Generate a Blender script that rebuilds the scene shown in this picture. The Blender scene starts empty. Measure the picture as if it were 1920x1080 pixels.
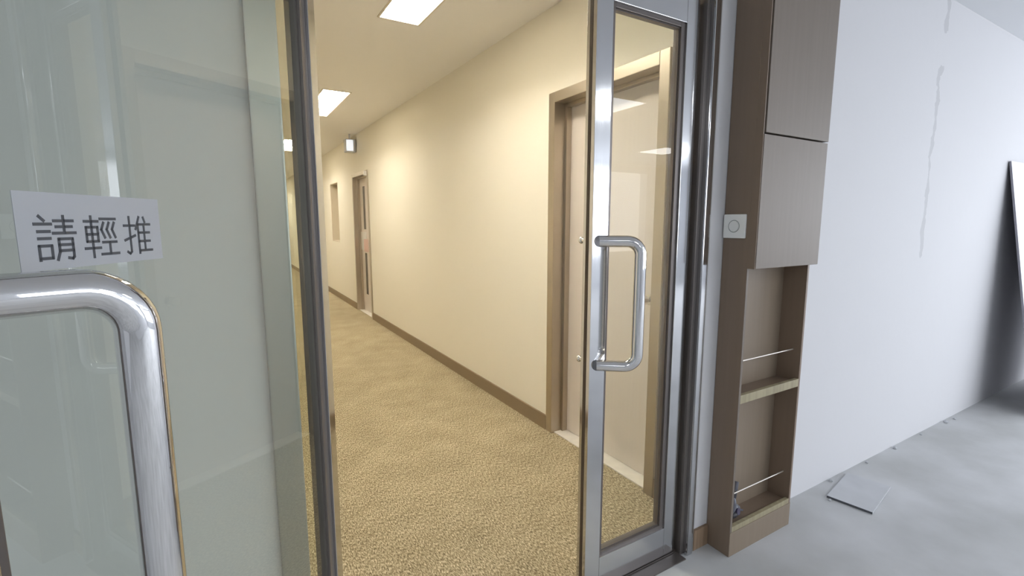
import bpy, bmesh, math, random
from mathutils import Vector, Matrix
random.seed(7)
D = bpy.data
SC = bpy.context.scene
COL = SC.collection
PI = math.pi

# ------------------------------------------------------------------ camera
cam_d = D.cameras.new('camera'); cam = D.objects.new('camera', cam_d); COL.objects.link(cam)
cam_d.sensor_width = 36.0
cam_d.lens = 906.5 / 1920 * 36.0
cam_d.clip_start = 0.02
yaw, pitch = math.radians(30.826), math.radians(7.76)
cam.location = (0, 0, 1.3)
cam.rotation_euler = (PI / 2 - pitch, 0, -yaw)
SC.camera = cam

# ------------------------------------------------------------------ world, large lights, exposure
W = D.worlds.new('sky'); SC.world = W; W.use_nodes = True
bg = W.node_tree.nodes['Background']
bg.inputs[0].default_value = (0.84, 0.90, 1.0, 1)
bg.inputs[1].default_value = 2.2
vs = SC.view_settings
vs.view_transform = 'Standard'; vs.look = 'None'; vs.gamma = 1; vs.use_curve_mapping = False
vs.exposure = 0.0

def area_light(name, loc, size, power, col, direction):
    l = D.lights.new(name, 'AREA'); l.shape = 'RECTANGLE'; l.size, l.size_y = size
    l.energy = power; l.color = col
    o = D.objects.new(name, l); COL.objects.link(o); o.location = loc
    o.rotation_euler = Vector(direction).to_track_quat('-Z', 'Y').to_euler()
    return o
# daylight entering by the lobby's two window walls
area_light('window_daylight', (8.75, -1.8, 1.45), (4.6, 1.7), 150, (0.90, 0.94, 1.0), (-1, 0, 0))
area_light('window_daylight', (5.2, -5.2, 1.5), (5.0, 1.7), 65, (0.90, 0.94, 1.0), (0, 1, 0))

# ------------------------------------------------------------------ materials
def mat(name, col, rough=0.6, metal=0.0, spec=0.5, emit=None, estr=0.0, noise=None, bump=None):
    """noise=(scale, amount, stretch)  bump=(scale, strength, distance)"""
    m = D.materials.new(name); m.use_nodes = True
    nt = m.node_tree; b = nt.nodes['Principled BSDF']
    b.inputs['Base Color'].default_value = (*col, 1)
    b.inputs['Roughness'].default_value = rough
    b.inputs['Metallic'].default_value = metal
    b.inputs['Specular IOR Level'].default_value = spec
    if emit:
        b.inputs['Emission Color'].default_value = (*emit, 1)
        b.inputs['Emission Strength'].default_value = estr
    if noise or bump:
        tc = nt.nodes.new('ShaderNodeTexCoord')
    if noise:
        mp = nt.nodes.new('ShaderNodeMapping'); mp.inputs['Scale'].default_value = noise[2]
        nz = nt.nodes.new('ShaderNodeTexNoise'); nz.inputs['Scale'].default_value = noise[0]; nz.inputs['Detail'].default_value = 6
        nt.links.new(tc.outputs['Object'], mp.inputs[0]); nt.links.new(mp.outputs[0], nz.inputs['Vector'])
        rp = nt.nodes.new('ShaderNodeValToRGB')
        a = noise[1]
        rp.color_ramp.elements[0].position = 0.3; rp.color_ramp.elements[1].position = 0.7
        rp.color_ramp.elements[0].color = tuple(c * (1 - a) for c in col) + (1,)
        rp.color_ramp.elements[1].color = tuple(min(1, c * (1 + a)) for c in col) + (1,)
        nt.links.new(nz.outputs['Fac'], rp.inputs[0]); nt.links.new(rp.outputs[0], b.inputs['Base Color'])
    if bump:
        nb = nt.nodes.new('ShaderNodeTexNoise'); nb.inputs['Scale'].default_value = bump[0]; nb.inputs['Detail'].default_value = 4
        nt.links.new(tc.outputs['Object'], nb.inputs['Vector'])
        bp = nt.nodes.new('ShaderNodeBump'); bp.inputs['Strength'].default_value = bump[1]; bp.inputs['Distance'].default_value = bump[2]
        nt.links.new(nb.outputs['Fac'], bp.inputs['Height']); nt.links.new(bp.outputs[0], b.inputs['Normal'])
    return m

def glass_mat(name, tint, ior=1.5):
    m = D.materials.new(name); m.use_nodes = True; nt = m.node_tree; nt.nodes.clear()
    out = nt.nodes.new('ShaderNodeOutputMaterial'); mx = nt.nodes.new('ShaderNodeMixShader')
    tr = nt.nodes.new('ShaderNodeBsdfTransparent'); tr.inputs[0].default_value = (*tint, 1)
    gl = nt.nodes.new('ShaderNodeBsdfGlossy'); gl.inputs['Roughness'].default_value = 0.0
    fr = nt.nodes.new('ShaderNodeFresnel'); fr.inputs['IOR'].default_value = ior
    geo = nt.nodes.new('ShaderNodeNewGeometry')
    # only the outward side of each surface follows Fresnel (no false total reflection inside the pane)
    sub = nt.nodes.new('ShaderNodeMath'); sub.operation = 'SUBTRACT'; sub.inputs[0].default_value = 1.0
    mul = nt.nodes.new('ShaderNodeMath'); mul.operation = 'MULTIPLY'
    nt.links.new(geo.outputs['Backfacing'], sub.inputs[1])
    nt.links.new(fr.outputs[0], mul.inputs[0]); nt.links.new(sub.outputs[0], mul.inputs[1])
    nt.links.new(mul.outputs[0], mx.inputs[0]); nt.links.new(tr.outputs[0], mx.inputs[1]); nt.links.new(gl.outputs[0], mx.inputs[2])
    nt.links.new(mx.outputs[0], out.inputs[0])
    return m

def carpet_mat():
    m = D.materials.new('carpet'); m.use_nodes = True; nt = m.node_tree; b = nt.nodes['Principled BSDF']
    b.inputs['Roughness'].default_value = 0.95; b.inputs['Specular IOR Level'].default_value = 0.1
    tc = nt.nodes.new('ShaderNodeTexCoord')
    mp = nt.nodes.new('ShaderNodeMapping'); mp.inputs['Rotation'].default_value = (0, 0, 0.12); mp.inputs['Scale'].default_value = (1, 0.33, 1)
    nt.links.new(tc.outputs['Object'], mp.inputs[0])
    n1 = nt.nodes.new('ShaderNodeTexNoise'); n1.inputs['Scale'].default_value = 205; n1.inputs['Detail'].default_value = 3; n1.inputs['Roughness'].default_value = 0.75
    n2 = nt.nodes.new('ShaderNodeTexNoise'); n2.inputs['Scale'].default_value = 5; n2.inputs['Detail'].default_value = 4
    nt.links.new(mp.outputs[0], n1.inputs['Vector']); nt.links.new(tc.outputs['Object'], n2.inputs['Vector'])
    a2 = nt.nodes.new('ShaderNodeMath'); a2.operation = 'MULTIPLY_ADD'; a2.inputs[1].default_value = 0.10
    nt.links.new(n2.outputs['Fac'], a2.inputs[0]); nt.links.new(n1.outputs['Fac'], a2.inputs[2])
    rp = nt.nodes.new('ShaderNodeValToRGB'); e = rp.color_ramp.elements
    e[0].position = 0.41; e[0].color = (0.13, 0.098, 0.055, 1)
    e[1].position = 0.71; e[1].color = (0.76, 0.66, 0.47, 1)
    c = e.new(0.55); c.color = (0.355, 0.295, 0.185, 1)
    nt.links.new(a2.outputs[0], rp.inputs[0]); nt.links.new(rp.outputs[0], b.inputs['Base Color'])
    bp = nt.nodes.new('ShaderNodeBump'); bp.inputs['Strength'].default_value = 0.6; bp.inputs['Distance'].default_value = 0.004
    nt.links.new(n1.outputs['Fac'], bp.inputs['Height']); nt.links.new(bp.outputs[0], b.inputs['Normal'])
    return m

def plaster_mat():
    """lobby wall: painted white plaster with a ragged vertical scuff line"""
    m = mat('lobby_plaster', (0.685, 0.68, 0.695), 0.75, spec=0.25, bump=(9, 0.12, 0.01))
    nt = m.node_tree; b = nt.nodes['Principled BSDF']
    tc = nt.nodes.new('ShaderNodeTexCoord'); sp = nt.nodes.new('ShaderNodeSeparateXYZ'); nt.links.new(tc.outputs['Object'], sp.inputs[0])
    nz = nt.nodes.new('ShaderNodeTexNoise'); nz.inputs['Scale'].default_value = 5.5; nz.inputs['Detail'].default_value = 5
    nt.links.new(tc.outputs['Object'], nz.inputs['Vector'])
    def M(op, a, b_=None, c=None):
        n = nt.nodes.new('ShaderNodeMath'); n.operation = op
        for i, v in enumerate((a, b_, c)):
            if v is None: continue
            if isinstance(v, (int, float)): n.inputs[i].default_value = v
            else: nt.links.new(v, n.inputs[i])
        return n.outputs[0]
    wob = M('MULTIPLY_ADD', nz.outputs['Fac'], 0.14, -0.07)
    dx = M('ABSOLUTE', M('SUBTRACT', M('ADD', sp.outputs['X'], wob), 3.37))
    n2 = nt.nodes.new('ShaderNodeTexNoise'); n2.inputs['Scale'].default_value = 16; n2.inputs['Detail'].default_value = 3
    nt.links.new(tc.outputs['Object'], n2.inputs['Vector'])
    line = M('LESS_THAN', M('MULTIPLY_ADD', n2.outputs['Fac'], -0.05, dx), -0.006)
    gate = M('GREATER_THAN', nz.outputs['Fac'], 0.42)
    zz = M('GREATER_THAN', sp.outputs['Z'], 1.05)
    # the wall's own scuffs, higher blotch near the ceiling
    fac = M('MULTIPLY', M('MULTIPLY', M('MULTIPLY', line, gate), zz), 0.35)
    mx = nt.nodes.new('ShaderNodeMix'); mx.data_type = 'RGBA'
    mx.inputs['A'].default_value = (0.685, 0.68, 0.695, 1); mx.inputs['B'].default_value = (0.36, 0.36, 0.37, 1)
    nt.links.new(fac, mx.inputs['Factor']); nt.links.new(mx.outputs['Result'], b.inputs['Base Color'])
    return m

def concrete_mat():
    m = mat('screed', (0.47, 0.49, 0.52), 0.62, spec=0.35, bump=(6, 0.15, 0.01))
    nt = m.node_tree; b = nt.nodes['Principled BSDF']
    tc = nt.nodes.new('ShaderNodeTexCoord')
    n1 = nt.nodes.new('ShaderNodeTexNoise'); n1.inputs['Scale'].default_value = 2.6; n1.inputs['Detail'].default_value = 7
    nt.links.new(tc.outputs['Object'], n1.inputs['Vector'])
    rp = nt.nodes.new('ShaderNodeValToRGB'); e = rp.color_ramp.elements
    e[0].position = 0.33; e[0].color = (0.44, 0.445, 0.44, 1); e[1].position = 0.68; e[1].color = (0.58, 0.585, 0.595, 1)
    nt.links.new(n1.outputs['Fac'], rp.inputs[0]); nt.links.new(rp.outputs[0], b.inputs['Base Color'])
    return m

def wood_laminate(name, c1, c2, rough=0.4):
    m = D.materials.new(name); m.use_nodes = True; nt = m.node_tree; b = nt.nodes['Principled BSDF']
    b.inputs['Roughness'].default_value = rough; b.inputs['Specular IOR Level'].default_value = 0.4
    tc = nt.nodes.new('ShaderNodeTexCoord'); mp = nt.nodes.new('ShaderNodeMapping'); mp.inputs['Scale'].default_value = (30, 30, 1.2)
    nz = nt.nodes.new('ShaderNodeTexNoise'); nz.inputs['Scale'].default_value = 2.0; nz.inputs['Detail'].default_value = 5
    nt.links.new(tc.outputs['Object'], mp.inputs[0]); nt.links.new(mp.outputs[0], nz.inputs['Vector'])
    rp = nt.nodes.new('ShaderNodeValToRGB'); e = rp.color_ramp.elements
    e[0].position = 0.3; e[0].color = (*c1, 1); e[1].position = 0.7; e[1].color = (*c2, 1)
    nt.links.new(nz.outputs['Fac'], rp.inputs[0]); nt.links.new(rp.outputs[0], b.inputs['Base Color'])
    return m

def brushed(name, col, rough, scale=(180, 180, 1.5), amt=0.10):
    m = D.materials.new(name); m.use_nodes = True; nt = m.node_tree; b = nt.nodes['Principled BSDF']
    b.inputs['Metallic'].default_value = 1.0; b.inputs['Base Color'].default_value = (*col, 1)
    tc = nt.nodes.new('ShaderNodeTexCoord'); mp = nt.nodes.new('ShaderNodeMapping'); mp.inputs['Scale'].default_value = scale
    nz = nt.nodes.new('ShaderNodeTexNoise'); nz.inputs['Scale'].default_value = 1.0; nz.inputs['Detail'].default_value = 3
    nt.links.new(tc.outputs['Object'], mp.inputs[0]); nt.links.new(mp.outputs[0], nz.inputs['Vector'])
    mr = nt.nodes.new('ShaderNodeMapRange'); mr.inputs['To Min'].default_value = max(0.02, rough - amt); mr.inputs['To Max'].default_value = rough + amt
    nt.links.new(nz.outputs['Fac'], mr.inputs['Value']); nt.links.new(mr.outputs[0], b.inputs['Roughness'])
    return m

M = dict(
    plaster=plaster_mat(), screed=concrete_mat(), carpet=carpet_mat(),
    cream=mat('cream_wall_paint', (0.89, 0.845, 0.735), 0.55, spec=0.3, bump=(60, 0.05, 0.002)),
    cceil=mat('corridor_ceiling', (0.97, 0.95, 0.92), 0.7, spec=0.2),
    lceil=mat('lobby_ceiling', (0.76, 0.77, 0.79), 0.8, spec=0.2),
    lwall=mat('lobby_far_wall', (0.62, 0.63, 0.65), 0.8),
    skirt=mat('brown_skirting', (0.25, 0.185, 0.115), 0.5),
    wskirt=wood_laminate('old_wood_skirting', (0.20, 0.13, 0.08), (0.34, 0.24, 0.16), 0.5),
    steel=brushed('polished_steel', (0.60, 0.60, 0.61), 0.10, amt=0.03),
    dsteel=mat('dark_bead_reflection_steel', (0.17, 0.15, 0.14), 0.30, metal=0.55),
    fsteel=brushed('bronze_steel_frame', (0.52, 0.465, 0.39), 0.33, amt=0.06),
    chrome=mat('chrome_tube', (0.76, 0.75, 0.75), 0.03, metal=1.0),
    glass=glass_mat('clear_glass', (0.97, 0.985, 0.975)),
    gglass=glass_mat('green_tinted_glass', (0.925, 0.945, 0.905), 1.85),
    doorleaf=wood_laminate('greige_door_laminate', (0.745, 0.675, 0.615), (0.765, 0.695, 0.635), 0.42),
    stone=mat('white_stone', (0.80, 0.76, 0.69), 0.35, noise=(20, 0.06, (1, 1, 1))),
    lam=wood_laminate('greige_cabinet_laminate', (0.245, 0.190, 0.138), (0.262, 0.205, 0.150), 0.46),
    lamd=wood_laminate('brown_cabinet_side', (0.23, 0.168, 0.122), (0.245, 0.18, 0.132), 0.42),
    ldoor=wood_laminate('greige_front_laminate', (0.190, 0.155, 0.125), (0.203, 0.167, 0.137), 0.5),
    lip=wood_laminate('yellow_wood_lip', (0.30, 0.26, 0.165), (0.40, 0.345, 0.215), 0.45),
    rod=mat('pale_metal_rod', (0.75, 0.70, 0.64), 0.3, metal=0.6),
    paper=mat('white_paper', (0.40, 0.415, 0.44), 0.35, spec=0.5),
    paperw=mat('plain_paper', (0.8, 0.78, 0.74), 0.7),
    pinkp=mat('pink_paper', (0.70, 0.50, 0.45), 0.7),
    ink=mat('grey_ink', (0.06, 0.065, 0.075), 0.4),
    plate=mat('switch_plastic', (0.93, 0.93, 0.90), 0.4),
    platec=mat('switch_button_plastic', (0.90, 0.90, 0.87), 0.35),
    ringm=mat('switch_groove', (0.36, 0.37, 0.35), 0.5),
    rubber=mat('dark_rubber', (0.02, 0.02, 0.022), 0.6),
    board=mat('white_board', (0.80, 0.81, 0.84), 0.5, noise=(3, 0.03, (1, 1, 1))),
    bedge=mat('board_edge', (0.30, 0.29, 0.33), 0.7),
    tile=mat('grey_board', (0.52, 0.53, 0.55), 0.6, noise=(8, 0.06, (1, 1, 1))),
    tedge=mat('grey_board_edge_shade', (0.10, 0.105, 0.115), 0.8),
    crumb=mat('plaster_crumb', (0.52, 0.53, 0.55), 0.9),
    lamp=mat('corridor_lamp', (0.9, 0.88, 0.8), 0.5, emit=(1.0, 0.93, 0.81), estr=41.0),
    tube=mat('lamp_tube', (0.95, 0.95, 0.9), 0.4, emit=(1.0, 0.97, 0.90), estr=30.0),
    llamp=mat('lobby_lamp', (0.9, 0.9, 0.9), 0.5, emit=(0.92, 0.96, 1.0), estr=11.0),
    tray=mat('lamp_tray', (0.92, 0.89, 0.82), 0.4),
    lampf=mat('lamp_frame', (0.78, 0.72, 0.60), 0.5),
    exitf=mat('exit_sign_face', (0.8, 0.85, 0.9), 0.4, emit=(0.80, 0.87, 1.0), estr=0.75),
    exitb=mat('exit_sign_body', (0.62, 0.64, 0.68), 0.5),
    knob=mat('satin_knob', (0.80, 0.78, 0.74), 0.22, metal=1.0),
    toolg=mat('tool_grey', (0.12, 0.125, 0.15), 0.45),
    toold=mat('tool_dark', (0.022, 0.02, 0.026), 0.5),
    toolp=mat('tool_purple', (0.05, 0.04, 0.085), 0.5),
    winf=mat('window_frame_white', (0.7, 0.72, 0.75), 0.5),
    edge=mat('seal_brown', (0.06, 0.04, 0.025), 0.5),
    satin=brushed('satin_steel', (0.50, 0.50, 0.49), 0.38, amt=0.03),
    red=mat('red_plastic', (0.35, 0.07, 0.05), 0.5),
    hatch=mat('hatch_inside', (0.66, 0.59, 0.47), 0.6),
)

# ------------------------------------------------------------------ helpers
def obj(name, bm, m, parent=None, label=None):
    me = D.meshes.new(name); bmesh.ops.recalc_face_normals(bm, faces=bm.faces); bm.to_mesh(me); bm.free()
    for k in (m if isinstance(m, (list, tuple)) else [m]): me.materials.append(k)
    o = D.objects.new(name, me); COL.objects.link(o)
    if parent: o.parent = parent
    if label: o['label'] = label
    return o
def tag(o, label, cat, group=None, kind=None):
    o['label'] = label; o['category'] = cat
    if group: o['group'] = group
    if kind: o['kind'] = kind
    return o
def empty(name, loc, rz=0.0):
    o = D.objects.new(name, None); COL.objects.link(o); o.location = loc; o.rotation_euler = (0, 0, rz); o.empty_display_size = .1
    return o
def box(bm, x0, x1, y0, y1, z0, z1, bev=0.0, mi=0):
    g = bmesh.ops.create_cube(bm, size=1.0)
    vsn = g['verts']
    sx, sy, sz = abs(x1 - x0), abs(y1 - y0), abs(z1 - z0)
    for v in vsn:
        v.co = Vector(((x0 + x1) / 2 + v.co.x * sx, (y0 + y1) / 2 + v.co.y * sy, (z0 + z1) / 2 + v.co.z * sz))
    fs = {f for v in vsn for f in v.link_faces}
    for f in fs: f.material_index = mi
    if bev > 0:
        es = list({e for v in vsn for e in v.link_edges})
        bmesh.ops.bevel(bm, geom=es, offset=bev, segments=2, profile=0.6, affect='EDGES')
    return bm
def B(x0, x1, y0, y1, z0, z1, bev=0.0): return box(bmesh.new(), x0, x1, y0, y1, z0, z1, bev)
def ring_xz(bm, x0, x1, z0, z1, w, y0, y1, bev=0.0, wl=None, wr=None, wt=None, wb=None):
    wl = w if wl is None else wl; wr = w if wr is None else wr; wt = w if wt is None else wt; wb = w if wb is None else wb
    box(bm, x0, x0 + wl, y0, y1, z0, z1, bev); box(bm, x1 - wr, x1, y0, y1, z0, z1, bev)
    if wt: box(bm, x0 + wl, x1 - wr, y0, y1, z1 - wt, z1, bev)
    if wb: box(bm, x0 + wl, x1 - wr, y0, y1, z0, z0 + wb, bev)
    return bm
def cyl(bm, a, b, r, seg=20, r2=None, mi=0):
    a, b = Vector(a), Vector(b); d = b - a
    g = bmesh.ops.create_cone(bm, cap_ends=True, segments=seg, radius1=r, radius2=r if r2 is None else r2, depth=d.length)
    q = d.to_track_quat('Z', 'Y').to_matrix().to_4x4(); q.translation = (a + b) / 2
    bmesh.ops.transform(bm, matrix=q, verts=g['verts'])
    for v in g['verts']:
        for f in v.link_faces: f.material_index = mi
    return bm
def smooth(o, ang=40):
    for p in o.data.polygons: p.use_smooth = True
    if hasattr(o.data, 'set_sharp_from_angle'): o.data.set_sharp_from_angle(angle=math.radians(ang))
    return o
def sweep(path, r, seg=28):
    bm = bmesh.new(); rings = []
    up = None
    for i, p in enumerate(path):
        t = (path[min(i + 1, len(path) - 1)] - path[max(i - 1, 0)]).normalized()
        if up is None:
            up = t.orthogonal().normalized()
        up = (up - t * up.dot(t)).normalized(); s = t.cross(up)
        rings.append([bm.verts.new(p + (up * math.cos(a) + s * math.sin(a)) * r) for a in [2 * PI * k / seg for k in range(seg)]])
    for a, b in zip(rings, rings[1:]):
        for k in range(seg): bm.faces.new((a[k], a[(k + 1) % seg], b[(k + 1) % seg], b[k]))
    bm.faces.new(rings[0][::-1]); bm.faces.new(rings[-1])
    return bm
def struct(name, bm, m, label, cat):
    return tag(obj(name, bm, m), label, cat, kind='structure')

# ------------------------------------------------------------------ setting
YW0, YW1 = 1.16, 1.26            # partition wall between lobby and corridor
CX0, CX1 = 0.06, 1.682           # corridor
CEND = 24.0
JL0, JL1, JR0, JR1 = 0.066, 0.126, 1.462, 1.523
CH, LH = 2.5, 2.47
struct('floor', B(-3.2, 8.6, -5.0, 1.2, -0.12, 0.0), M['screed'], 'bare pale grey concrete floor of the lobby with faint patches', 'floor')
struct('floor_corridor', B(CX0 - .02, CX1 + .02, 1.2, CEND, -0.12, 0.0), M['carpet'], 'olive brown woven carpet running down the corridor', 'carpet')
struct('ceiling', B(-3.2, 8.6, -5.0, YW0, LH, LH + .1), M['lceil'], 'plain pale grey lobby ceiling', 'ceiling')
LY = [(1.80, 3.0), (4.83, 6.0), (7.95, 9.17), (11.1, 12.4), (14.2, 15.4), (17.3, 18.5), (20.4, 21.6)]
LX = (.880, 1.125)
bm = bmesh.new(); box(bm, CX0 - .1, LX[0], YW1, CEND, CH, CH + .1); box(bm, LX[1], CX1 + .1, YW1, CEND, CH, CH + .1)
yy = [YW1] + [v for p in LY for v in (p[0] - .005, p[1] + .005)] + [CEND]
for a_, b_ in zip(yy[0::2], yy[1::2]): box(bm, LX[0], LX[1], a_, b_, CH, CH + .1)
struct('ceiling_corridor', bm, M['cceil'], 'cream corridor ceiling with recessed lamps', 'ceiling')
# lobby partition : right part, left part, above the door
struct('wall_front', B(JR1, 8.6, YW0, YW1, 0, 2.62), M['plaster'], 'white plastered lobby wall right of the glass doors, scuffed', 'wall')
struct('wall_front_left', B(-3.2, JL0, YW0, YW1, 0, 2.62), M['plaster'], 'white lobby wall seen behind the opened glass door leaf', 'wall')
struct('wall_front_top', B(JL0, JR1, YW0, YW1, 2.12, 2.62), M['plaster'], 'wall strip above the glass doors', 'wall')
# lobby outer walls with window openings
bm = bmesh.new()
box(bm, 8.6, 8.7, -5.0, 1.26, 0, 0.6); box(bm, 8.6, 8.7, -5.0, 1.26, 2.3, 2.6)
box(bm, 8.6, 8.7, -5.0, -4.2, .6, 2.3); box(bm, 8.6, 8.7, 0.5, 1.26, .6, 2.3)
struct('wall_right', bm, M['lwall'], 'lobby side wall with a wide window', 'wall')
bm = bmesh.new()
box(bm, -3.2, 8.7, -5.1, -5.0, 0, 0.65); box(bm, -3.2, 8.7, -5.1, -5.0, 2.35, 2.6)
box(bm, -3.2, 2.6, -5.1, -5.0, .65, 2.35); box(bm, 7.8, 8.7, -5.1, -5.0, .65, 2.35); box(bm, 5.0, 5.4, -5.1, -4.9, .65, 2.35)
struct('wall_back', bm, M['lwall'], 'lobby wall behind the viewer with two windows', 'wall')
struct('wall_left', B(-3.3, -3.2, -5.1, 1.26, 0, 2.6), M['lwall'], 'plain lobby wall on the left', 'wall')
def window(name, x0, x1, y0, y1, z0, z1, axis, n, label):
    o = empty(name, ((x0 + x1) / 2, (y0 + y1) / 2, z0)); tag(o, label, 'window', kind='structure')
    L = (x1 - x0) if axis == 'x' else (y1 - y0)
    w = .05
    def bar(a0, a1, c0, c1, nm):
        if axis == 'x': b = B(a0 - L / 2, a1 - L / 2, -.03, .03, c0, c1)
        else: b = B(-.03, .03, a0 - L / 2, a1 - L / 2, c0, c1)
        return obj(nm, b, M['winf'], o)
    H = z1 - z0
    bar(0, L, 0, w, 'sill'); bar(0, L, H - w, H, 'head')
    for k in range(n + 1): bar(max(0, k * L / n - w / 2), min(L, k * L / n + w / 2), w, H - w, 'mullion')
window('window_1', 8.62, 8.68, -4.2, 0.5, .6, 2.3, 'y', 4, 'wide lobby window on the side wall')
window('window_2', 2.6, 5.0, -5.08, -5.02, .65, 2.35, 'x', 2, 'lobby window left of the pillar behind the viewer')
window('window_3', 5.4, 7.8, -5.08, -5.02, .65, 2.35, 'x', 2, 'lobby window right of the pillar behind the viewer')

# corridor walls (the right one has two door recesses and a hatch)
D3 = (1.50, 2.385, 2.03)   # near door frame: y0, y1, top
D4 = (6.46, 7.33, 1.975)
HT = (8.40, 9.02, 0.97, 1.955)
bm = bmesh.new()
T = CX1 + 0.16
def wseg(y0, y1, z0, z1): box(bm, CX1, T, y0, y1, z0, z1)
wseg(YW1, D3[0] + .04, 0, CH); wseg(D3[0] + .04, D3[1] - .04, D3[2] - .04, CH); wseg(D3[1] - .04, D4[0] + .03, 0, CH)
wseg(D4[0] + .03, D4[1] - .03, D4[2] - .03, CH); wseg(D4[1] - .03, HT[0], 0, CH)
wseg(HT[0], HT[1], 0, HT[2]); wseg(HT[0], HT[1], HT[3], CH); wseg(HT[1], CEND, 0, CH)
box(bm, T, T + .04, YW1, CEND, 0, CH)
struct('wall_corridor_right', bm, M['cream'], 'long cream painted corridor wall on the right', 'wall')
struct('wall_corridor_left', B(CX0 - .12, CX0, YW1, CEND, 0, CH), M['cream'], 'cream corridor wall on the left', 'wall')
struct('wall_corridor_end', B(CX0 - .12, T, CEND, CEND + .1, 0, CH), M['cream'], 'cream wall closing the far corridor end', 'wall')
def skirt(name, x0, x1, y0, y1, h, m, label):
    return struct(name, B(x0, x1, y0, y1, 0, h, .002), m, label, 'baseboard')
skirt('baseboard_right', CX1 - .012, CX1, YW1, D3[0] - .002, .094, M['skirt'], 'brown baseboard between the glass doors and the near corridor door')
skirt('baseboard_middle', CX1 - .012, CX1, D3[1] + .002, D4[0] - .002, .094, M['skirt'], 'brown baseboard between the two corridor doors')
skirt('baseboard_far', CX1 - .012, CX1, D4[1] + .002, CEND, .094, M['skirt'], 'brown baseboard beyond the far corridor door')
skirt('baseboard_left', CX0, CX0 + .012, YW1, CEND, .094, M['skirt'], 'brown baseboard on the left corridor wall')
skirt('baseboard_lobby', JR1 + .002, 1.612, YW0 - .012, YW0, .085, M['wskirt'], 'short worn wooden baseboard between steel frame and cabinet')

# near corridor door
def corridor_door(name, d, leafx, label, far):
    y0, y1, top = d
    o = empty(name, (CX1, (y0 + y1) / 2, 0)); tag(o, label, 'door', kind='structure')
    h = (y1 - y0) / 2; fw = .058 if not far else .045; X1 = leafx - CX1
    bm = bmesh.new()
    for s in (-1, 1):
        a, b = sorted((s * h, s * (h - fw)))
        box(bm, -.012, X1 + .03, a, b, 0, top, .003)
        a, b = sorted((s * (h - fw), s * (h - fw - .02)))      # door stop
        box(bm, X1 - .035, X1 + .0, a, b, 0, top - fw, .002)
    box(bm, -.012, X1 + .03, -h + fw, h - fw, top - fw, top, .003)
    box(bm, X1 - .035, X1, -h + fw + .02, h - fw - .02, top - fw - .02, top - fw, .002)
    obj('door_frame', bm, M['fsteel'], o, 'bronze toned steel frame')
    obj('door_panel', B(X1, X1 + .04, -h + fw + .003, h - fw - .003, .008, top - fw - .003, .002), M['doorleaf'], o, 'greige laminate leaf')
    obj('sill', B(.012, X1 + .03, -h + fw, h - fw, -.02, .006, .001), M['stone'], o, 'white stone sill')
    return o, X1, h, fw
d3, X1, h3, fw3 = corridor_door('door_3', D3, 1.778, 'greige flush corridor door in a steel frame, just beyond the glass doors', False)
bm = bmesh.new(); yk = 1.655 - (D3[0] + D3[1]) / 2
cyl(bm, (X1, yk, .925), (X1 - .012, yk, .925), .026, 24); cyl(bm, (X1 - .012, yk, .925), (X1 - .04, yk, .925), .010, 16)
cyl(bm, (X1 - .036, yk, .925), (X1 - .060, yk, .925), .022, 24, .018)
smooth(obj('door_knob', bm, M['knob'], d3, 'pale round knob'))
d4, X4, h4, fw4 = corridor_door('door_4', D4, 1.764, 'narrow looking far corridor door with glass slots and papers taped on it', True)
dark = mat('slot_glass', (0.10, 0.09, 0.075), 0.15)
obj('vision_slot', B(X4 - .004, X4 + .002, .10, .20, 1.20, 1.80), dark, d4, 'dark upper glass slot')
obj('vision_slot', B(X4 - .004, X4 + .002, .10, .20, .26, .86), dark, d4, 'dark lower glass slot')
obj('notice_paper', B(X4 - .008, X4 - .004, .08, .385, .90, 1.16), M['paperw'], d4, 'white notice')
obj('notice_paper', B(X4 - .0102, X4 - .008, -.02, .22, .88, 1.06), M['pinkp'], d4, 'pinkish notice')
bm = bmesh.new(); box(bm, -.05, -.012, -h4 + .02, -h4 + .07, 1.90, 1.96, .006)
obj('door_contact', bm, M['paperw'], d4, 'small white sensor box at the top corner')

# hatch recess in the wall beyond
o = empty('window_4', (CX1, (HT[0] + HT[1]) / 2, HT[2])); tag(o, 'small recessed service hatch beyond the far corridor door', 'hatch', kind='structure')
hh = (HT[1] - HT[0]) / 2; HZ = HT[3] - HT[2]
bm = bmesh.new(); box(bm, 0, .15, -hh, -hh + .012, 0, HZ); box(bm, 0, .15, hh - .012, hh, 0, HZ); box(bm, 0, .15, -hh, hh, HZ - .012, HZ); box(bm, 0, .15, -hh, hh, 0, .012)
obj('lining', bm, M['hatch'], o)
obj('back_panel', B(.145, .157, -hh + .012, hh - .012, .012, HZ - .012), M['hatch'], o)
obj('switch_plate', B(.135, .145, .06, .14, .22, .34, .003), M['paperw'], o, 'white plate')
bm = bmesh.new(); cyl(bm, (.145, -.06, .10), (.10, -.06, .10), .035, 20); obj('alarm_button', bm, M['red'], o, 'dark red round button')

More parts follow.
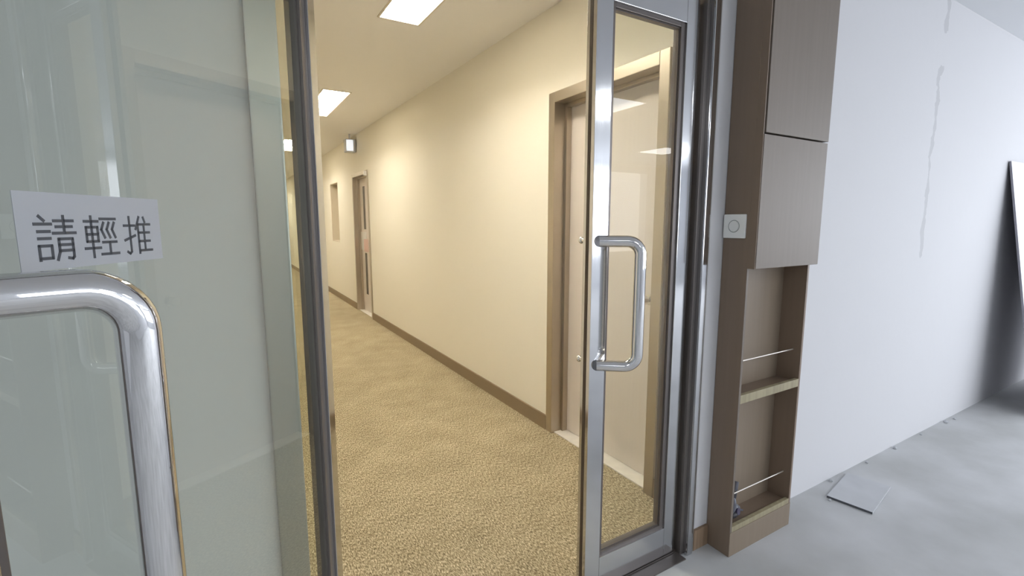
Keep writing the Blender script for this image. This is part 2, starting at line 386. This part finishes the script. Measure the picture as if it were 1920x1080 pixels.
# door frame of the glass doors (stainless)
o = empty('trim_1', ((JL0 + JR1) / 2, 1.2, 0)); tag(o, 'stainless steel frame around the glass double doors', 'door frame', kind='structure')
cx = (JL0 + JR1) / 2
jr = obj('jamb', B(JR0 + .018 - cx, JR1 - .014 - cx, -.060, .07, 0, 2.12, .003), M['steel'], o)
obj('rebate', B(JR0 - cx, JR0 + .018 - cx, -.040, .07, 0, 2.12, .001), M['dsteel'], jr, 'inner rebate, dark reflection put into its colour')  # same steel frame, coloured dark to stand in for its dark reflections
obj('outer_edge', B(JR1 - .014 - cx, JR1 - cx, -.052, .0, 0, 2.12, .002), M['satin'], jr, 'outer edge, darker reflection put into its colour')  # duller steel colour stands in for darker reflections on this band
jl = obj('jamb', B(JL0 - cx, JL1 - cx, -.052, .07, 0, 2.12, .003), M['satin'], o)
bm = bmesh.new(); box(bm, JL1 - cx, JR0 - cx, -.055, .07, 2.06, 2.12, .003); obj('header', bm, M['steel'], o)
bm = bmesh.new(); box(bm, JL1 - cx, JR0 - cx, -.07, .03, -.01, .004, .001); box(bm, JL1 - cx, JR0 - cx, -.02, .02, .002, .006, .001)
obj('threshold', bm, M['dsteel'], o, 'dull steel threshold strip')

# ------------------------------------------------------------------ glass door leaves
def handle_path(mx, z0, z1, y0, dx, dy, rb=.042, n=9):
    """mount at (mx,y0), tube stands off by (dx,dy)"""
    dirv = Vector((dx, dy, 0)); L = dirv.length; dirv.normalize()
    a = Vector((mx, y0, z1)); c = a + dirv * L
    pts = [a - dirv * .002, a + dirv * (L - rb) * .5]
    for k in range(n + 1):
        t = k / n * PI / 2
        pts.append(a + dirv * (L - rb + rb * math.sin(t)) - Vector((0, 0, rb * (1 - math.cos(t)))))
    e = Vector((mx, y0, z0))
    for k in range(n + 1):
        t = k / n * PI / 2
        pts.append(e + dirv * (L - rb + rb * math.cos(t)) + Vector((0, 0, rb * (1 - math.sin(t)))))
    pts += [e + dirv * (L - rb) * .5, e - dirv * .002]
    return pts
def leaf(name, loc, rz, W_, sh, sl, gm, label, bw, ho=0.0):
    o = empty(name, loc, rz); tag(o, label, 'door', kind='structure')
    T_, zb, zt, r0, r1 = .045, .012, 2.045, .128, 1.962
    obj('hinge_stile', B(0, sh, -T_, 0, zb, zt, .0015), M['steel'], o)
    obj('lock_stile', B(W_ - sl, W_, -T_, 0, zb, zt, .0015), M['steel'], o)
    obj('top_rail', B(sh, W_ - sl, -T_, 0, r1, zt, .0015), M['steel'], o)
    obj('bottom_rail', B(sh, W_ - sl, -T_, 0, zb, r0, .0015), M['steel'], o)
    bm = bmesh.new(); ring_xz(bm, sh, W_ - sl, r0, r1, .014, -T_ + .004, -.007, .0015, wl=bw)
    ring_xz(bm, sh + bw, W_ - sl - .014, r0 + .014, r1 - .014, .004, -T_ + .014, -.014, .0)
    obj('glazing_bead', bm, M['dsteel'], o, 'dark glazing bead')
    obj('glass_pane', B(sh + bw + .001, W_ - sl - .015, -.0265, -.0185, r0 + .015, r1 - .015), gm, o)
    mx = W_ - sl * .5 - ho
    obj('edge_seal', B(W_ - .0005, W_ + .0012, -.030, -.017, zb, zt), M['edge'], o, 'dark brown seal in the lock edge')
    h = smooth(obj('pull_handle', sweep(handle_path(mx, .834, 1.240, 0, -.098, .080), .0188, 32), M['chrome'], o, 'bent chrome tube pull handle'), 60)
    for z in (.834, 1.240):
        bm = bmesh.new(); g = bmesh.ops.create_uvsphere(bm, u_segments=20, v_segments=12, radius=.012)
        for v in g['verts']: v.co = Vector((v.co.x, v.co.y * .8, v.co.z))
        bmesh.ops.translate(bm, vec=(mx, -T_ - .046, z), verts=bm.verts)
        cyl(bm, (mx, -T_, z), (mx, -T_ - .044, z), .007, 16); cyl(bm, (mx, -T_, z), (mx, -T_ - .004, z), .014, 20)
        c = smooth(obj('bolt_cap', bm, M['knob'], o))
    return o, mx
al = math.radians(30)
u = Vector((math.sin(al), math.cos(al), 0))
H = Vector((0.204, 1.22, 0)) + u * .024
ldir = -u
left, lmx = leaf('door_1', (H.x, H.y, 0), math.atan2(ldir.y, ldir.x), .862, .038, .065, M['gglass'],
                 'wide glass door leaf swung open toward the viewer, paper sign on it', .028, .010)
right, rmx = leaf('door_2', (1.449, 1.18, 0), PI, .452, .060, .065, M['glass'],
                  'narrow closed steel framed glass door leaf with chrome handle', .020)

# ------------------------------------------------------------------ paper sign on the left leaf
SW, SH_ = .188, .076
t0 = .609 + .024   # centre of the sign along the leaf (local x)
sg = empty('paper_sign', Vector((H.x, H.y, 0)) + ldir * t0 + Vector((math.cos(al), -math.sin(al), 0)) * -.0183 + Vector((0, 0, 1.291)), math.atan2(ldir.y, ldir.x))
tag(sg, 'small white paper sign with three black characters taped on the left glass door', 'sign')
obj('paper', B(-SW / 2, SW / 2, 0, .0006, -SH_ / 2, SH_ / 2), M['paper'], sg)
# seen from +y, local x runs to the viewer's left
def glyph(strokes, cx_, cz_, w, h, th):
    bm = bmesh.new()
    for st in strokes:
        k = 1.0
        pts = st
        for (ax, ay), (bx, by) in zip(pts, pts[1:]):
            A = Vector((-(cx_ + (ax - .5) * w), cz_ + (.5 - ay) * h)); Bv = Vector((-(cx_ + (bx - .5) * w), cz_ + (.5 - by) * h))
            d = (Bv - A); 
            if d.length < 1e-6: continue
            d.normalize(); nrm = Vector((-d.y, d.x)) * th / 2; A2 = A - d * th * .35; B2 = Bv + d * th * .35
            q = [bm.verts.new((p.x, .0006 + yy, p.y)) for yy in (0, .0003) for p in (A2 + nrm, A2 - nrm, B2 - nrm, B2 + nrm)]
            bm.faces.new(q[4:8]); 
            for i in range(4): bm.faces.new((q[i], q[(i + 1) % 4], q[4 + (i + 1) % 4], q[4 + i]))
    return bm
Q = [[(.14, .02), (.25, .12)], [(.02, .19), (.41, .19)], [(.08, .35), (.36, .35)], [(.08, .50), (.36, .50)],
     [(.08, .66), (.08, .97)], [(.08, .66), (.37, .66), (.37, .93)], [(.08, .93), (.37, .93)],
     [(.47, .12), (.95, .12)], [(.51, .25), (.91, .25)], [(.43, .39), (.99, .39)], [(.71, .01), (.71, .39)],
     [(.55, .52), (.55, .80), (.48, .98)], [(.55, .52), (.89, .52), (.89, .93), (.85, .97), (.75, .95)], [(.55, .65), (.89, .65)], [(.55, .78), (.89, .78)]]
K = [[(.05, .13), (.44, .13)], [(.245, .01), (.245, .99)], [(.09, .27), (.09, .61)], [(.09, .27), (.41, .27), (.41, .61)], [(.09, .44), (.41, .44)], [(.09, .61), (.41, .61)], [(.02, .77), (.46, .77)],
     [(.50, .07), (.97, .07)], [(.60, .16), (.52, .33), (.61, .53)], [(.76, .16), (.68, .33), (.77, .53)], [(.92, .16), (.84, .33), (.93, .53)],
     [(.53, .64), (.95, .64)], [(.74, .64), (.74, .93)], [(.47, .93), (1.0, .93)]]
P = [[(.02, .24), (.40, .24)], [(.22, .01), (.22, .92), (.16, .97), (.08, .92)], [(.02, .62), (.40, .50)],
     [(.58, .01), (.43, .34)], [(.52, .20), (.52, .98)], [(.74, .02), (.79, .15)], [(.52, .21), (.98, .21)], [(.74, .21), (.74, .91)], [(.52, .43), (.94, .43)], [(.52, .66), (.94, .66)], [(.52, .91), (1.0, .91)]]
for st, t_, w_ in ((Q, .6845, .046), (K, .6300, .046), (P, .5755, .044)):
    obj('printed_character', glyph(st, -(t_ - .630), -.0070, w_, .0455, .0030), M['ink'], sg)

# ------------------------------------------------------------------ cabinet
CBX0, CBX1, CBY0, CBY1 = 1.614, 2.028, 1.055, 1.158
cb = empty('shelf_cabinet', ((CBX0 + CBX1) / 2, (CBY0 + CBY1) / 2, 0))
tag(cb, 'tall shallow greige wood cabinet with open shelves against the white wall', 'cabinet')
w = CBX1 - CBX0; ccx = (CBX0 + CBX1) / 2; ccy = (CBY0 + CBY1) / 2; dh = (CBY1 - CBY0) / 2
CT = 2.44
obj('side_panel', B(-w / 2, -w / 2 + .012, -dh, dh, 0, CT, .001), M['lamd'], cb, 'dark brown left side panel')
obj('side_panel', B(w / 2 - .012, w / 2, -dh, dh, 0, CT, .001), M['lamd'], cb)
obj('back_panel', B(-w / 2 + .012, w / 2 - .012, dh - .008, dh, 0, CT), M['lam'], cb)
obj('top_panel', B(-w / 2 + .012, w / 2 - .012, -dh, dh - .008, CT - .018, CT), M['lam'], cb)
obj('plinth', B(-w / 2 + .0005, w / 2 - .0005, -dh - .002, -dh + .016, 0, .100, .001), M['lam'], cb, 'greige front plinth board')
obj('edge_band', B(-w / 2 + .0005, -w / 2 + .0115, -dh - .001, -dh, .101, 1.133), M['ldoor'], cb, 'paler front edge strip')
for z0_, z1_ in ((.100, .122), (.622, .655)):
    s = obj('shelf', B(-w / 2 + .012, w / 2 - .012, -dh + .016, dh - .008, z0_ - .008, z1_ - .012), M['lamd'], cb)
    obj('shelf_lip', B(-w / 2 + .012, w / 2 - .012, -dh, -dh + .016, z0_, z1_, .001), M['lip'], s, 'yellowish raw wood lip')
obj('shelf', B(-w / 2 + .012, w / 2 - .012, -dh + .004, dh - .008, 1.134, 1.152), M['lamd'], cb)
for z_ in (.775, .232):
    bm = bmesh.new(); yy = 1.088 - ccy
    cyl(bm, (-w / 2 + .010, yy, z_), (w / 2 - .010, yy, z_), .0028, 10); smooth(obj('retaining_rod', bm, M['rod'], cb, 'thin pale metal rod'))
# overhanging fronts
obj('cabinet_door', B(-w / 2 + .004, w / 2 - .012 + .012, -dh - .030, -dh - .001, 1.134, 1.600, .0015), M['ldoor'], cb, 'lower greige door front')
obj('cabinet_door', B(-w / 2 + .012, w / 2 + .004, -dh - .030, -dh - .001, 1.606, CT - .002, .0015), M['ldoor'], cb, 'upper greige door front')
obj('door_edge', B(-w / 2, -w / 2 + .004, -dh - .028, -dh - .0, 1.134, CT - .002), M['lamd'], cb)

# exit button on the cabinet's side
eb = empty('exit_button', (CBX0, 1.110, 1.285)); tag(eb, 'square pale plastic push switch with a round button on the cabinet side', 'switch')
obj('switch_plate', B(-.011, -.0002, -.043, .043, -.043, .043, .0025), M['plate'], eb)
bm = bmesh.new(); 
def torus_x(bm, x, R_, r_, n=40, k=8):
    rs = []
    for i in range(n):
        a = 2 * PI * i / n; rs.append([bm.verts.new((x + r_ * math.sin(2 * PI * j / k), (R_ + r_ * math.cos(2 * PI * j / k)) * math.cos(a), (R_ + r_ * math.cos(2 * PI * j / k)) * math.sin(a))) for j in range(k)])
    for i in range(n):
        for j in range(k): bm.faces.new((rs[i][j], rs[(i + 1) % n][j], rs[(i + 1) % n][(j + 1) % k], rs[i][(j + 1) % k]))
torus_x(bm, -.011, .0215, .0012); smooth(obj('button_ring', bm, M['ringm'], eb, 'dark ring groove'))
bm = bmesh.new(); cyl(bm, (-.0105, 0, 0), (-.0135, 0, 0), .0198, 40, .0190); smooth(obj('button', bm, M['platec'], eb))

# tool lying in the bottom compartment
tl = empty('packing_tape_gun', (1.708, 1.104, .1105)); tag(tl, 'small dark grey hand tool standing in the cabinet bottom compartment', 'hand tool')
tl.name = 'hand_tool'; tl.scale = (1.15, .95, 1.25)
bm = bmesh.new()
def blob(bm, c, s, rot=0, ry=0, seg=16):
    g = bmesh.ops.create_uvsphere(bm, u_segments=seg, v_segments=10, radius=1)
    m_ = Matrix.Translation(c) @ Matrix.Rotation(rot, 4, 'Z') @ Matrix.Rotation(ry, 4, 'Y') @ Matrix.Diagonal((*s, 1))
    bmesh.ops.transform(bm, matrix=m_, verts=g['verts'])
blob(bm, (-.024, -.006, .050), (.014, .020, .030), 0, .25); blob(bm, (-.004, .0, .030), (.020, .020, .018), .3, .2)
smooth(obj('casing', bm, M['toolg'], tl, 'blue grey casing'), 180)
bm = bmesh.new(); blob(bm, (-.014, -.002, .021), (.034, .026, .013), .2, -.1); 
smooth(obj('grip', bm, M['toold'], tl, 'black rubber grip'), 180)
bm = bmesh.new(); blob(bm, (-.012, .0, .078), (.014, .014, .022), 0, .3); smooth(obj('collar', bm, M['toold'], tl, 'black collar'), 180)
bm = bmesh.new(); cyl(bm, (-.012, .0, .050), (.014, .006, .118), .011, 16, .008); cyl(bm, (.0, .0, .04), (.030, .004, .022), .010, 14, .008)
smooth(obj('neck', bm, M['toolg'], tl), 60)
bm = bmesh.new(); cyl(bm, (-.004, -.010, .026), (-.002, -.024, .030), .011, 18); smooth(obj('wheel', bm, M['toolp'], tl, 'dark purple wheel'), 60)
bm = bmesh.new(); box(bm, .020, .052, -.004, .006, .018, .024, .002); bmesh.ops.rotate(bm, cent=(.02, 0, .02), matrix=Matrix.Rotation(.35, 3, 'Y'), verts=bm.verts)
obj('blade', bm, M['toolg'], tl, 'flat grey tip')

# ------------------------------------------------------------------ lobby things
# board leaning on the wall
bm = bmesh.new()
th = .012; Yt, Yb, Zt = 1.156, .880, 1.70
nrm = Vector((0, -Zt, -(Yt - Yb))).normalized(); nrm = Vector((0, -nrm.y * -1, nrm.z)) if False else Vector((0, -Zt, (Yt - Yb) * -1)).normalized()
# local frame: along the board upward
upv = Vector((0, Yt - Yb, Zt)).normalized(); out = Vector((0, -upv.z, upv.y))
Lb = (Vector((0, Yt, Zt)) - Vector((0, Yb, 0))).length
vv = []
for x in (0, 1.22):
    for s in (0, Lb):
        for t_ in (0, th): vv.append(bm.verts.new(Vector((x, 0, 0)) + upv * s + out * t_))
F = [(0, 1, 3, 2), (4, 5, 7, 6), (0, 1, 5, 4), (2, 3, 7, 6), (0, 2, 6, 4), (1, 3, 7, 5)]
for i, f in enumerate(F):
    ff = bm.faces.new([vv[k] for k in f]); ff.material_index = 1 if i in (0, 1, 2, 3, 4) else 0
lb = obj('leaning_board', bm, [M['board'], M['bedge']]); lb.location = (4.594, Yb, 0.006)
tag(lb, 'large white panel leaning on the lobby wall at the right edge', 'board')
# thin grey board on the floor
a = Vector((2.387, 1.080, 0)); b = Vector((2.413, .902, 0)); c = Vector((2.701, 1.135, 0))
rz = math.atan2((c - a).y, (c - a).x)
gb = obj('floor_panel', bmesh.new(), [M['tile'], M['tedge']]); bm = bmesh.new()
box(bm, 0, .325, -.180, 0, .0, .010, .0)
bm.faces.ensure_lookup_table()
for f in bm.faces: f.material_index = 0 if abs(f.normal.z) > .5 else 1
bmesh.ops.recalc_face_normals(bm, faces=bm.faces)
for f in bm.faces: f.material_index = 1 if f.normal.x < -.5 else 0  # only this edge coloured dark, painting the shaded gap under the panel
bm.to_mesh(gb.data); bm.free()
gb.location = (a.x, a.y - .004, .001); gb.rotation_euler = (0, 0, math.atan2(.055, .31))
tag(gb, 'thin grey panel lying on the concrete floor by the white wall', 'panel')
# crumbs of plaster along the wall
for i, (x, y, s) in enumerate([(3.26, 1.138, .011), (3.98, 1.135, .012), (4.10, 1.128, .008), (2.93, 1.14, .007), (3.62, 1.14, .006), (2.56, 1.142, .009), (2.372, 1.055, .007)]):
    bm = bmesh.new(); bmesh.ops.create_icosphere(bm, subdivisions=2, radius=s)
    for v in bm.verts: v.co = v.co * (1 + random.uniform(-.22, .22)); v.co.z = max(v.co.z * .8, -s * .5)
    cr = obj('plaster_crumb', bm, M['crumb']); cr.location = (x, y, s * .5)
    lab = ['third plaster crumb from the left at the wall foot beyond the grey floor panel', 'large plaster crumb near the shadow of the leaning panel', 'plaster crumb nearest the leaning panel, furthest right at the wall foot',
           'second plaster crumb from the left, just beyond the grey floor panel', 'smallest plaster crumb in the middle of the wall foot', 'leftmost plaster crumb at the wall foot behind the grey floor panel',
           'tiny white plaster crumb at the left corner of the grey floor panel'][i]
    tag(cr, lab, 'debris', 'plaster crumbs along the lobby wall')

# ------------------------------------------------------------------ lamps
def troffer(name, x0, x1, y0, y1, z, label, group, em, tubes=True):
    o = empty(name, ((x0 + x1) / 2, (y0 + y1) / 2, z)); tag(o, label, 'ceiling light', group)
    w_, l_ = (x1 - x0) / 2, (y1 - y0) / 2
    bm = bmesh.new(); f = .012
    box(bm, -w_ - f, -w_, -l_ - f, l_ + f, -.006, .001); box(bm, w_, w_ + f, -l_ - f, l_ + f, -.006, .001)
    box(bm, -w_, w_, -l_ - f, -l_, -.006, .001); box(bm, -w_, w_, l_, l_ + f, -.006, .001)
    obj('frame', bm, M['lampf'], o)
    if not tubes: obj('diffuser', B(-w_, w_, -l_, l_, -.004, -.001), em, o)
    if tubes:
        dp = .045
        bm = bmesh.new(); box(bm, -w_ - .004, -w_, -l_, l_, .001, dp); box(bm, w_, w_ + .004, -l_, l_, .001, dp)
        box(bm, -w_, w_, -l_ - .004, -l_, .001, dp); box(bm, -w_, w_, l_, l_ + .004, .001, dp)
        obj('housing', bm, M['tray'], o)
        obj('diffuser', B(-w_ + .004, w_ - .004, -l_ + .004, l_ - .004, dp - .006, dp), em, o)
        for q in (-.5, 0, .5): obj('louvre_fin', B(q * w_ - .0015, q * w_ + .0015, -l_ + .001, l_ - .001, .002, .032), M['tray'], o)
        for s in (-.5, .5):
            bm = bmesh.new(); cyl(bm, (s * w_ * .5, -l_ + .03, dp - .010), (s * w_ * .5, l_ - .03, dp - .010), .006, 12)
            obj('lamp_tube', bm, M['tube'], o)
    return o
cl = [(1.80, 3.0, 'nearest corridor ceiling light, just beyond the glass doors'), (4.83, 6.0, 'second corridor ceiling light from the glass doors'),
      (7.95, 9.17, 'third corridor ceiling light, seen through the edge of the left glass door'), (11.1, 12.4, 'fourth corridor ceiling light, seen small through the left glass door'),
      (14.2, 15.4, 'fifth corridor ceiling light deep in the corridor'), (17.3, 18.5, 'sixth corridor ceiling light near the far end'), (20.4, 21.6, 'last corridor ceiling light at the far end')]
for y0, y1, lab in cl: troffer('ceiling_light', .885, 1.120, y0, y1, CH, lab, 'corridor ceiling lights', M['lamp'])
for x, y, lab in [(3.4, -1.5, 'lobby ceiling light right of the viewer, reflected in the narrow door'), (6.4, -1.5, 'lobby ceiling light near the side window'), (3.4, -3.4, 'lobby ceiling light by the back window'),
                  (6.4, -3.4, 'lobby ceiling light in the corner between the windows'), (0.4, -1.9, 'lobby ceiling light behind the viewer'), (0.4, -3.8, 'lobby ceiling light by the back wall'), (-1.8, -1.2, 'added unseen fill lamp near the left wall'), (-1.8, -3.2, 'added unseen fill lamp in the back left corner')]:  # two leftmost lamps are unseen, added to fill the cabinet's left side
    troffer('ceiling_light', x - .3, x + .3, y - .3, y + .3, LH, lab, 'lobby ceiling lights', M['llamp'], False)

# exit sign hanging under the corridor ceiling
ex = empty('exit_sign', (1.60, 7.0, 2.262)); tag(ex, 'small glowing pale blue box sign hanging from the corridor ceiling above the far door', 'sign')
obj('housing', B(-.065, .070, .0, .12, -.005, .165, .006), M['exitb'], ex)
obj('sign_face', B(-.055, .035, -.004, .0, .008, .152), M['exitf'], ex, 'glowing face')
bm = bmesh.new(); cyl(bm, (0, .05, .17), (0, .05, .238), .012, 10); obj('hanger', bm, M['exitb'], ex)
